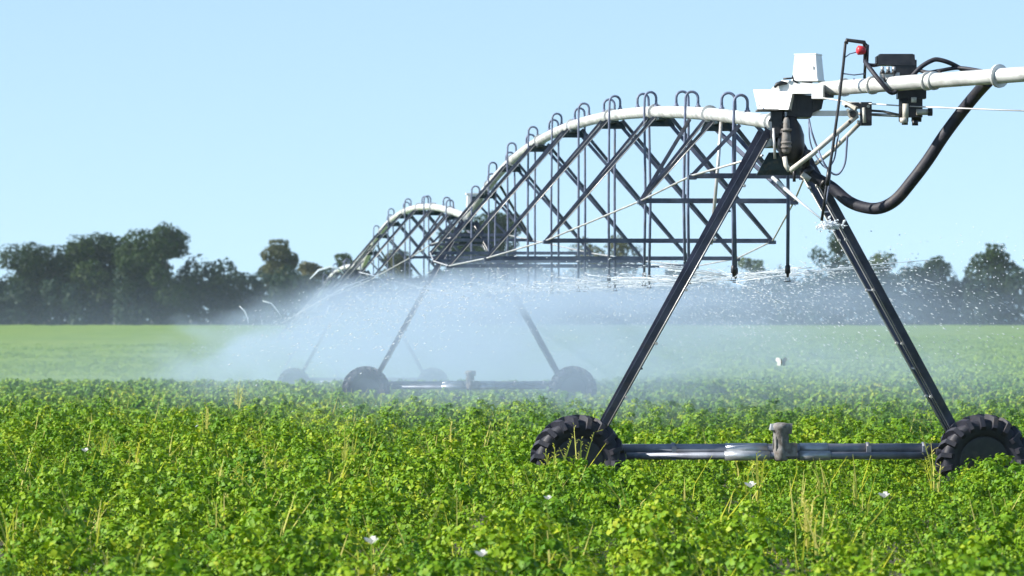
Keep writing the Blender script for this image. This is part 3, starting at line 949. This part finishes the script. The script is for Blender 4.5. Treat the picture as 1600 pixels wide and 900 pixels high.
# tall gooseneck with red cap
gn = MB()
gn.tube([P(1284, 345, 50.9), P(1290, 300, 50.9), P(1300, 240, 50.9), P(1311, 160, 50.9), P(1318, 100, 50.9), P(1321, 68, 50.9), P(1324, 62, 50.9), P(1350, 66, 50.9), P(1354, 70, 50.9), P(1354, 84, 50.9), P(1352, 100, 51.0), P(1351, 122, 51.2)], 0.017, 10, 0)
gn.tube([P(1322, 68, 50.9), P(1324, 62.5, 50.9), P(1350, 66, 50.9), P(1353, 74, 50.9)], 0.026, 10, 0)
gn.tube([P(1354, 70, 50.9), P(1353, 96, 50.95)], 0.032, 10, 0)
gn.tube([P(1296, 262, 50.9), P(1292, 290, 50.9)], 0.024, 8, 0)
g_ = gn.build('gooseneck', [M_DARK], sarm)
rk = MB(); rk.lathe(P(1352, 79, 50.86), (-1, -0.2, 0.05), [(0, 0.035), (0.03, 0.05), (0.08, 0.055), (0.10, 0.03)], 14, 0); rk.build('red_cap', M_RED, sarm)
tw = MB()
tw.tube([P(1320, 90, 50.9), P(1328, 84, 50.9), P(1340, 81, 50.9)], 0.007, 6, 0)
tw.tube([P(1318, 115, 50.9), P(1335, 117, 50.9), P(1352, 115, 50.9)], 0.008, 6, 0)
tw.tube([P(1334, 123, 51.1), P(1342, 132, 51.0), P(1352, 135, 50.9), P(1362, 130, 51.0), P(1366, 122, 51.1)], 0.012, 6, 0)
tw.build('thin_tube', M_HOSEB, sarm)

# black manifold box over the arm with its cables
mf = MB()
c = P(1402, 99, 50.75)
mf.box(P(1400, 94, 50.75), (0.42, 0.26, 0.12), 0, None, (0.95, 0.9))
mf.box(P(1413, 106, 50.75), (0.26, 0.24, 0.17), 0)
mf.box(P(1400, 86.5, 50.75), (0.37, 0.20, 0.025), 0)
mf.box(P(1372, 94, 50.75), (0.05, 0.22, 0.08), 0)
for k in range(3):
    mf.tube([P(1379 + k * 9, 104, 50.58), P(1379 + k * 9, 111, 50.58)], 0.020, 10, 1)
    mf.tube([P(1379 + k * 9, 111, 50.58), P(1379 + k * 9, 115, 50.58)], 0.028, 10, 0)
mf.box(P(1390, 122, 50.66), (0.22, 0.10, 0.12), 2)
mf.tube([P(1380, 118, 50.55), P(1384, 128, 50.55)], 0.012, 6, 0)
mf.tube([P(1398, 116, 50.55), P(1392, 130, 50.55)], 0.012, 6, 0)
mf.build('manifold_box', [M_DARK, M_ROD, M_WHITE], sarm)
def cable(pts, r, mat=M_RUBBER, name='cable', parent=sarm):
    # smooth the polyline once
    pts = [Vector(p) for p in pts]
    q = [pts[0]]
    for i in range(len(pts) - 1):
        p0 = pts[max(i - 1, 0)]; p1 = pts[i]; p2 = pts[i + 1]; p3 = pts[min(i + 2, len(pts) - 1)]
        for t in (0.2, 0.4, 0.6, 0.8, 1.0):
            q.append(0.5 * ((2 * p1) + (p2 - p0) * t + (2 * p0 - 5 * p1 + 4 * p2 - p3) * t * t + (3 * p1 - p0 - 3 * p2 + p3) * t ** 3))
    b = MB(); b.tube(q, r, 10, 0)
    return b.build(name, mat, parent)
cable([P(1352, 96, 50.8), P(1362, 110, 50.6), P(1378, 130, 50.5), P(1394, 145, 50.5), P(1410, 134, 50.5), P(1426, 118, 50.5), P(1440, 104, 50.5), P(1455, 95, 50.5), P(1466, 93, 50.5), P(1486, 99, 50.5), P(1510, 112, 50.6)], 0.026)
cable([P(1356, 101, 50.8), P(1366, 102, 50.8), P(1376, 100, 50.8)], 0.022)
cable([P(1432, 108, 50.7), P(1450, 113, 50.6), P(1470, 110, 50.5), P(1500, 106, 50.5), P(1540, 112, 50.2)], 0.022)
cable([P(1452, 133, 50.4), P(1460, 122, 50.4), P(1470, 112, 50.4)], 0.018)
# hanging thin cable loops
cable([P(1264, 186, 51.2), P(1268, 205, 51.1), P(1276, 228, 51.1), P(1286, 252, 51.0), P(1298, 269, 51.0), P(1310, 272, 51.0), P(1320, 256, 51.0), P(1323, 230, 51.0), P(1324, 212, 51.0)], 0.012, M_HOSEB)
cable([P(1264, 186, 51.25), P(1265, 215, 51.2), P(1272, 238, 51.2), P(1290, 262, 51.1), P(1303, 250, 51.1), P(1308, 222, 51.1), P(1312, 200, 51.1)], 0.009, M_HOSEB)
cable([P(1305, 205, 51.0), P(1300, 240, 51.0), P(1296, 285, 51.0), P(1290, 320, 51.0)], 0.010, M_HOSEB)

# valve hanging below the arm
vv = MB()
vv.tube([P(1412, 140, 50.8), P(1412, 190, 50.8)], 0.055, 14, 0)
vv.tube([P(1434, 140, 50.85), P(1432, 190, 50.85)], 0.058, 14, 0)
vv.box(P(1424, 146, 50.85), (0.32, 0.22, 0.12), 0)
vv.box(P(1424, 168, 50.85), (0.24, 0.16, 0.22), 0)
vv.tube([P(1415, 162, 50.62), P(1415, 184, 50.62)], 0.034, 12, 1)
vv.tube([P(1428, 152, 50.62), P(1428, 160, 50.62)], 0.030, 12, 1)
vv.tube([P(1412, 184, 50.62), P(1412, 192, 50.62)], 0.042, 12, 1)
vv.tube([P(1432, 175, 50.7), P(1454, 175, 50.7)], 0.034, 12, 1)
vv.tube([P(1450, 175, 50.7), P(1457, 175, 50.7)], 0.044, 12, 0)
vv.tube([P(1414, 190, 50.7), P(1414, 195, 50.7)], 0.035, 12, 0)
vv.tube([P(1430, 188, 50.7), P(1430, 196, 50.7)], 0.035, 12, 0)
vv.build('valve', [M_DARK, M_CREAM], sarm)

# thick black supply hose sagging from the tower and rising to the swing arm
hose = cable([P(1256, 262, 51.5), P(1272, 276, 51.45), P(1300, 293, 51.4), P(1325, 314, 51.3), P(1350, 324, 51.2), P(1375, 325, 51.1), P(1400, 312, 51.0), P(1425, 283, 50.9), P(1450, 250, 50.8), P(1475, 212, 50.7), P(1505, 172, 50.6), P(1530, 142, 50.3), P(1545, 126, 49.6)], 0.068, M_RUBBER, 'supply_hose', root)
hose['label'] = 'thick black hose hanging in a loop right of the nearest tower'
hc = MB(); hc.tube([P(1258, 264, 51.45), P(1266, 271, 51.45)], 0.080, 14, 0); hc.tube([P(1286, 284, 51.42), P(1290, 287, 51.41)], 0.070, 14, 0)
hc.tube([P(1262, 235, 51.3), P(1259, 255, 51.35), P(1256, 262, 51.5)], 0.045, 10, 0)
hc.tube([P(1253, 272, 51.2), P(1265, 281, 51.2)], 0.035, 10, 1)
hc.build('hose_clamp', [M_DARK, M_CREAM], hose)
# drain tube hanging from the pipe behind the near tower
dt = MB(); dt.tube([Mp(4.9, -0.02, pipe_z(4.9) - 0.08), Mp(4.9, -0.06, 4.1), Mp(4.9, -0.15, 3.10)], 0.022, 8, 0)
dt.build('drain_tube', M_ROD, span)

# ------------------------------------------------------------------ water: jets, drops and mist
rg = np.random.default_rng(31)
jet = MB()
dropV, dropF = [], []
def traj(e, az, th, v, r):
    x = r * math.cos(az); y = r * math.sin(az)
    return e + Vector((x, y, r * math.tan(th) - 9.81 * r * r / (2 * (v * math.cos(th)) ** 2)))
def put_drop(p, d, s, l):
    d = d.normalized()
    x = d.cross(Vector((0, 0, 1)))
    x = x.normalized() if x.length > 1e-3 else Vector((1, 0, 0))
    y = x.cross(d)
    b = len(dropV)
    dropV.extend([tuple(p - d * l), tuple(p + x * s), tuple(p + y * s), tuple(p - x * s), tuple(p - y * s), tuple(p + d * l * .6)])
    for f in ((0, 1, 2), (0, 2, 3), (0, 3, 4), (0, 4, 1), (5, 2, 1), (5, 3, 2), (5, 4, 3), (5, 1, 4)):
        dropF.append(tuple(b + i for i in f))
for hi, e in enumerate(HEADS):
    far = e.y / 52.0
    if hi == 0: continue
    nj = 13 if e.y < 104 else 9
    a0 = rg.uniform(0, 6.28)
    for j in range(nj):
        az = a0 + 2 * math.pi * j / nj + rg.uniform(-.1, .1)
        th = R(rg.uniform(4, 13)); v = rg.uniform(7.4, 9.4)
        rj = rg.uniform(0.5, 1.3)
        s0 = rg.uniform(0.05, 0.25)
        rr = [s0 + (rj - s0) * q / 7 for q in range(8)]
        w = rg.uniform(0.003, 0.007) * (0.8 + 0.3 * far)
        jet.tube([traj(e, az, th, v, q) for q in rr], [w * (0.6 + 0.1 * q) for q in range(8)], 4, 0, True, True)
        for q in range(60 if e.y < 104 else 30):
            r_ = rj * 0.5 + (6.3 - rj * .5) * rg.uniform() ** 0.9
            az2 = az + rg.normal() * 0.05 * (0.3 + r_ / 3)
            p_ = traj(e, az2, th, v, r_) + Vector(rg.normal(size=3)) * 0.035 * r_
            p2 = traj(e, az2, th, v, r_ + 0.05)
            if p_.z < 0.9 or p_.y < 52.6 or rg.uniform() > max(0.05, (p_.z - 1.5 + 0.012 * (p_.y - 52)) / 1.2): continue
            put_drop(p_, p2 - traj(e, az2, th, v, r_), rg.uniform(0.002, 0.0068) * (0.7 + 0.35 * far), rg.uniform(0.012, 0.045))
# a few strong streams that show white against the trees at the left, and the leak onto the right leg
for (pts, Y, w) in (([(374, 478), (382, 486), (387, 497), (388, 506)], 116, 0.018),
                    ([(410, 470), (424, 474), (434, 486), (440, 496)], 114, 0.018), ([(484, 436), (498, 422), (516, 417), (530, 420), (537, 428)], 122, 0.028),
                    ([(508, 496), (512, 484), (514, 476)], 110, 0.02), ([(556, 462), (566, 470), (570, 474)], 108, 0.02),
                    ([(560, 425), (590, 432), (606, 446)], 106, 0.015), ([(440, 505), (500, 470), (540, 448), (600, 425)], 104, 0.01)):
    q = [at(x, y, Y) for x, y in pts]
    jet.tube(q, [w * 0.5] + [w] * (len(q) - 2) + [w * 0.3], 6, 0)
jet.tube([at(1207, 277, 51.9), at(1228, 296, 51.7), at(1252, 317, 51.5), at(1294, 351, 51.25)], [0.020, 0.024, 0.014, 0.010], 6, 0)
for i in range(160):
    p_ = at(1297 + rg.normal() * 9, 352 + rg.normal() * 4, 51.15 + rg.uniform(-.08, .08))
    put_drop(p_, Vector((rg.normal(), 0, rg.normal() * .4)) + Vector((0.01, 0, 0)), rg.uniform(0.006, 0.016), rg.uniform(0.01, 0.04))
for (x0, y0, x1, y1) in ((1150, 440, 1469, 405), (1230, 430, 1400, 418), (1150, 442, 1230, 480)):
    Y = 55.5 if y0 > 400 else 51.8
    jet.tube([at(x0, y0, Y), at(x0 * .67 + x1 * .33, y0 * .67 + y1 * .33 - 3, Y), at(x0 * .33 + x1 * .67, y0 * .33 + y1 * .67 - 3, Y), at(x1, y1, Y)], [0.006, 0.007, 0.006, 0.003], 5, 0)
    for i in range(60):
        t = rg.uniform()
        p_ = at(x0 + (x1 - x0) * t, y0 + (y1 - y0) * t + rg.normal() * 7, Y)
        put_drop(p_, Vector((1, 0, .1)), rg.uniform(0.004, 0.009), rg.uniform(0.01, 0.03))
for i in range(230):                              # loose drops drifting right of the tower
    Y = rg.uniform(54, 62)
    p_ = at(rg.uniform(1250, 1600), 345 + 160 * rg.beta(1.6, 1.6), Y)
    put_drop(p_, Vector((rg.normal(), 0, rg.normal())), rg.uniform(0.005, 0.012), rg.uniform(0.006, 0.016))
o = jet.build('water_jets', M_WATER, origin=(0, 0, 0))
tag(o, 'thin white water streams thrown sideways from the hanging sprinklers', 'water', kind='stuff')
o = bpy.data.objects.new('water_drops', quick_mesh('water_drops', dropV, dropF, M_WATER)); link(o, (0, 0, 0))
tag(o, 'bright scattered water drops around the sprinklers', 'water', kind='stuff')

# mist: one closed body of air full of fine spray below the pipeline
MU0, MU1, MW, MZ0, MZ1 = 1.5, 150.0, 22.0, -2.2, 4.0
mist_m, nt, N, L, out = new_mat('spray_mist')
vs_ = N.new('ShaderNodeVolumePrincipled')
vs_.inputs['Color'].default_value = (0.64, 0.79, 0.98, 1)
vs_.inputs['Anisotropy'].default_value = 0.25
tc = N.new('ShaderNodeTexCoord')
sx = N.new('ShaderNodeSeparateXYZ'); L.new(tc.outputs['Object'], sx.inputs[0])
def mth(op, a, b=None, c=None, clamp=False):
    n_ = N.new('ShaderNodeMath'); n_.operation = op; n_.use_clamp = clamp
    for i, q in enumerate((a, b, c)):
        if q is None: continue
        if isinstance(q, (int, float)): n_.inputs[i].default_value = q
        else: L.new(q, n_.inputs[i])
    return n_.outputs[0]
def mrange(v, a, b, c=0.0, d=1.0, kind='SMOOTHSTEP'):
    n_ = N.new('ShaderNodeMapRange'); n_.interpolation_type = kind
    L.new(v, n_.inputs['Value'])
    n_.inputs['From Min'].default_value = a; n_.inputs['From Max'].default_value = b
    n_.inputs['To Min'].default_value = c; n_.inputs['To Max'].default_value = d
    return n_.outputs[0]
xx, yy, zz = sx.outputs
nz = N.new('ShaderNodeTexNoise'); nz.inputs['Scale'].default_value = 0.5; nz.inputs['Detail'].default_value = 3; nz.inputs['Roughness'].default_value = 0.6
vm_ = N.new('ShaderNodeVectorMath'); vm_.operation = 'MULTIPLY'; vm_.inputs[1].default_value = (0.9, 0.085, 1.5)
L.new(tc.outputs['Object'], vm_.inputs[0]); L.new(vm_.outputs[0], nz.inputs['Vector'])
rn = mth('MAXIMUM', mth('DIVIDE', xx, 12.5), mth('DIVIDE', xx, -8.5))
nz2 = N.new('ShaderNodeTexNoise'); nz2.inputs['Scale'].default_value = 0.35; nz2.inputs['Detail'].default_value = 3
vm2 = N.new('ShaderNodeVectorMath'); vm2.operation = 'MULTIPLY'; vm2.inputs[1].default_value = (1.0, 0.12, 2.2)
L.new(tc.outputs['Object'], vm2.inputs[0]); L.new(vm2.outputs[0], nz2.inputs['Vector'])
rn = mth('MAXIMUM', mth('ADD', rn, mth('MULTIPLY', mth('SUBTRACT', nz2.outputs['Fac'], 0.5), 0.9)), 0.0)
zz = mth('ADD', zz, mrange(yy, 60.0, 150.0, 0.0, 2.2, 'LINEAR'))
r2 = mth('MULTIPLY', rn, rn)
ztop = mth('ADD', mth('SUBTRACT', 2.75, mth('MULTIPLY', r2, 2.6)), mth('MULTIPLY', nz.outputs['Fac'], 1.3))
vert = mrange(mth('SUBTRACT', ztop, zz), 0.0, 0.6)
side = mrange(rn, 0.1, 1.0, 1.0, 0.0)
begin = mrange(yy, 4.0, 34.0)
end = mrange(yy, 125.0, 150.0, 1.0, 0.0)
low = mrange(zz, 0.3, 2.2, 0.25, 1.0, 'LINEAR')
den = mth('MULTIPLY', mth('MULTIPLY', mth('MULTIPLY', vert, side), mth('MULTIPLY', begin, end)), low)
den = mth('MULTIPLY', den, mrange(nz.outputs['Fac'], 0.36, 0.66, 0.1, 2.1, 'LINEAR'))
den = mth('MULTIPLY', den, 0.033)
band = mth('MULTIPLY', mrange(zz, 2.15, 2.5), mrange(zz, 2.65, 3.0, 1.0, 0.0))
den = mth('ADD', den, mth('MULTIPLY', mth('MULTIPLY', band, mrange(rn, 0.1, 0.6, 1.0, 0.0)), mth('MULTIPLY', mth('MULTIPLY', mrange(yy, 3.0, 14.0), end), mrange(nz2.outputs['Fac'], 0.35, 0.6, 0.0, 0.05))))
ax_ = mth('ABSOLUTE', xx)
veil = mth('MULTIPLY', mth('MULTIPLY', mrange(ax_, 4.0, 21.0, 1.0, 0.0), mrange(zz, 0.8, 3.6, 1.0, 0.0)), mth('MULTIPLY', mrange(yy, 10.0, 50.0), end))
den = mth('ADD', den, mth('MULTIPLY', mth('MULTIPLY', veil, mrange(xx, 3.0, 12.0, 1.0, 2.0)), 0.0052))
L.new(den, vs_.inputs['Density'])
L.new(vs_.outputs[0], out.inputs['Volume'])
mm = MB()
mm.box((0, (MU0 + MU1) / 2, (MZ0 + MZ1) / 2), (2 * MW, MU1 - MU0, MZ1 - MZ0))
me_o = mm.build('spray_mist', mist_m, origin=(0, 0, 0))
me_o.location = Mp(0, 0, 0)
me_o.rotation_euler = (0, 0, math.atan(-SL))
tag(me_o, 'pale blue mist hanging under the arches of the pipeline', 'mist', kind='stuff')

# ------------------------------------------------------------------ weeds, flowers, butterfly
def blades(mb_, base, n, h, spread, rg, w=0.010, seed=False):
    for k in range(n):
        a = rg.uniform(0, 6.28); ln = h * rg.uniform(0.6, 1.0); lean = spread * rg.uniform(0.2, 1)
        d = Vector((math.cos(a), math.sin(a), 0))
        s = d.cross(Vector((0, 0, 1)))
        if abs(s.x) < 0.4: s = Vector((1, 0.2, 0)).normalized()
        b0 = base + d * rg.uniform(0, 0.06)
        p1 = b0 + d * lean * 0.25 + Vector((0, 0, ln * 0.6)); p2 = b0 + d * lean + Vector((0, 0, ln))
        ww = w * rg.uniform(0.6, 1.3)
        mb_.add([b0 - s * ww * .6, b0 + s * ww * .6, p1 + s * ww, p1 - s * ww, p2 + s * ww * .25, p2 - s * ww * .25], [(0, 1, 2, 3), (3, 2, 4, 5)], 0)
        if seed:
            for j in range(9):
                q = p1.lerp(p2, 0.4 + j * 0.08)
                o2 = Vector((rg.normal() * .03, rg.normal() * .03, 0.03))
                mb_.add([q, q + o2 + s * .008, q + o2 - s * .008], [(0, 1, 2)], 0)
def ground_pt(px, py, z=0.45):
    Y = (CAM_H - z) * F / (py - HOR)
    return Vector(((px - 800) / F * Y, Y, 0))
rg = np.random.default_rng(77)
dg = MB()
zones = [((150, 300), (610, 730), 70), ((320, 420), (610, 800), 60), ((500, 560), (600, 740), 50), ((560, 800), (620, 800), 45), ((1180, 1340), (750, 830), 13),
         ((830, 930), (715, 780), 20), ((130, 1600), (700, 900), 90), ((300, 420), (596, 625), 22), ((960, 1600), (620, 700), 40), ((0, 160), (620, 850), 40)]
for (xa, xb), (ya, yb), n in zones:
    for i in range(int(n * 1.5)):
        c = ground_pt(rg.uniform(xa, xb), rg.uniform(ya, yb))
        blades(dg, c, rg.integers(1, 4), rg.uniform(0.58, 0.80), 0.40, rg, 0.008)
o = dg.build('dry_grass', M_DRY, origin=(0, 0, 0))
tag(o, 'straw coloured grass blades scattered through the crop', 'grass', kind='stuff')
WEEDS = [(538, 722, 0.92, 7, 'pale upright grass tuft in the crop below the second tower wheel'),
         (205, 735, 0.80, 7, 'straw grass tuft leaning at the left of the field'),
         (432, 742, 0.85, 6, 'dry forked grass stalk left of the second tower wheel'),
         (320, 690, 1.05, 6, 'tall thin seed head standing up into the mist'),
         (372, 765, 0.75, 6, 'bent straw tuft in the left middle of the crop'),
         (372, 640, 0.95, 9, 'feathery pale grass against the mist at the left'),
         (906, 738, 0.98, 4, 'yellow stalk crossing the face of the near wheel'),
         (864, 742, 0.95, 6, 'pair of yellow stalks in front of the near tyre tread'),
         (1262, 815, 0.72, 8, 'dry tangled tuft in the crop below the gear motor'),
         (1462, 745, 0.95, 5, 'yellow green stalk beside the foot of the right leg'),
         (1186, 745, 0.88, 4, 'thin green grass stalk left of the gear motor'),
         (700, 700, 0.85, 4, 'slim stalk between the second tower and the near wheel')]
for (px, py, h, n, lab) in WEEDS:
    b = ground_pt(px, py, 0.45)
    w = MB(); blades(w, b, n, h, 0.16, rg, 0.012, seed=True)
    tag(w.build('grass_tuft', M_DRY, origin=b), lab, 'weed', 'taller weeds in the crop')

FLOWERS = [(1172, 762, 0.075, 'white blossom below the right half of the wheel beam'), (1381, 778, 0.07, 'white blossom below the far right end of the beam'),
           (580, 850, 0.07, 'white blossom low in the left half of the foreground'), (752, 870, 0.06, 'white blossom nearest the bottom edge of the crop'),
           (856, 781, 0.05, 'small white blossom under the near wheel'), (133, 706, 0.06, 'white blossom at the left of the field')]
for (px, py, s, lab) in FLOWERS:
    b = at(px, py, (CAM_H - 0.68) * F / (py - HOR))
    f = MB()
    f.tube([Vector((b.x, b.y, 0.0)), Vector((b.x + .01, b.y, b.z * .6)), b], 0.004, 5, 1)
    for k in range(6):
        a = k * math.pi / 3 + 0.3
        d = Vector((math.cos(a), math.sin(a) * .6 - .2, 0.8)).normalized(); t_ = Vector((-math.sin(a), math.cos(a), 0))
        f.add([b, b + d * s * .45 + t_ * s * .32, b + d * s * .85 + t_ * s * .22, b + d * s * .85 - t_ * s * .22, b + d * s * .45 - t_ * s * .32], [(0, 1, 2, 3, 4)], 0)
    tag(f.build('white_flower', [M_PETAL, M_CROP], origin=(b.x, b.y, 0)), lab, 'flower', 'white flowers in the crop')

bf = MB()
c = at(1221, 566, 40)
for s in (-1, 1):
    vs = [c, c + Vector((s * .018, .01, .040)), c + Vector((s * .044, .02, .042)), c + Vector((s * .052, .02, .018)), c + Vector((s * .036, .01, -.004)), c + Vector((s * .040, .01, -.026)), c + Vector((s * .014, 0, -.034))]
    bf.add(vs, [tuple(range(7))], 0)
bf.tube([c + Vector((0, -.004, -.03)), c + Vector((0, -.004, 0)), c + Vector((0, -.004, .03))], [0.002, 0.005, 0.003], 6, 1)
tag(bf.build('butterfly', [M_PETAL, M_DARK]), 'small white winged butterfly above the green field between the tower legs', 'butterfly')

# ------------------------------------------------------------------ the air
hz = MB(); hz.box((0, 1170, 20.6), (1840, 2500, 49))
hm, nt, N, L, out = new_mat('haze')
v = N.new('ShaderNodeVolumePrincipled'); v.inputs['Color'].default_value = (0.70, 0.84, 1.0, 1); v.inputs['Density'].default_value = 0.00006
v.inputs['Anisotropy'].default_value = 0.0
L.new(v.outputs[0], out.inputs['Volume'])
tag(hz.build('haze', hm), 'thin blue summer haze over the whole field', 'haze', kind='stuff')
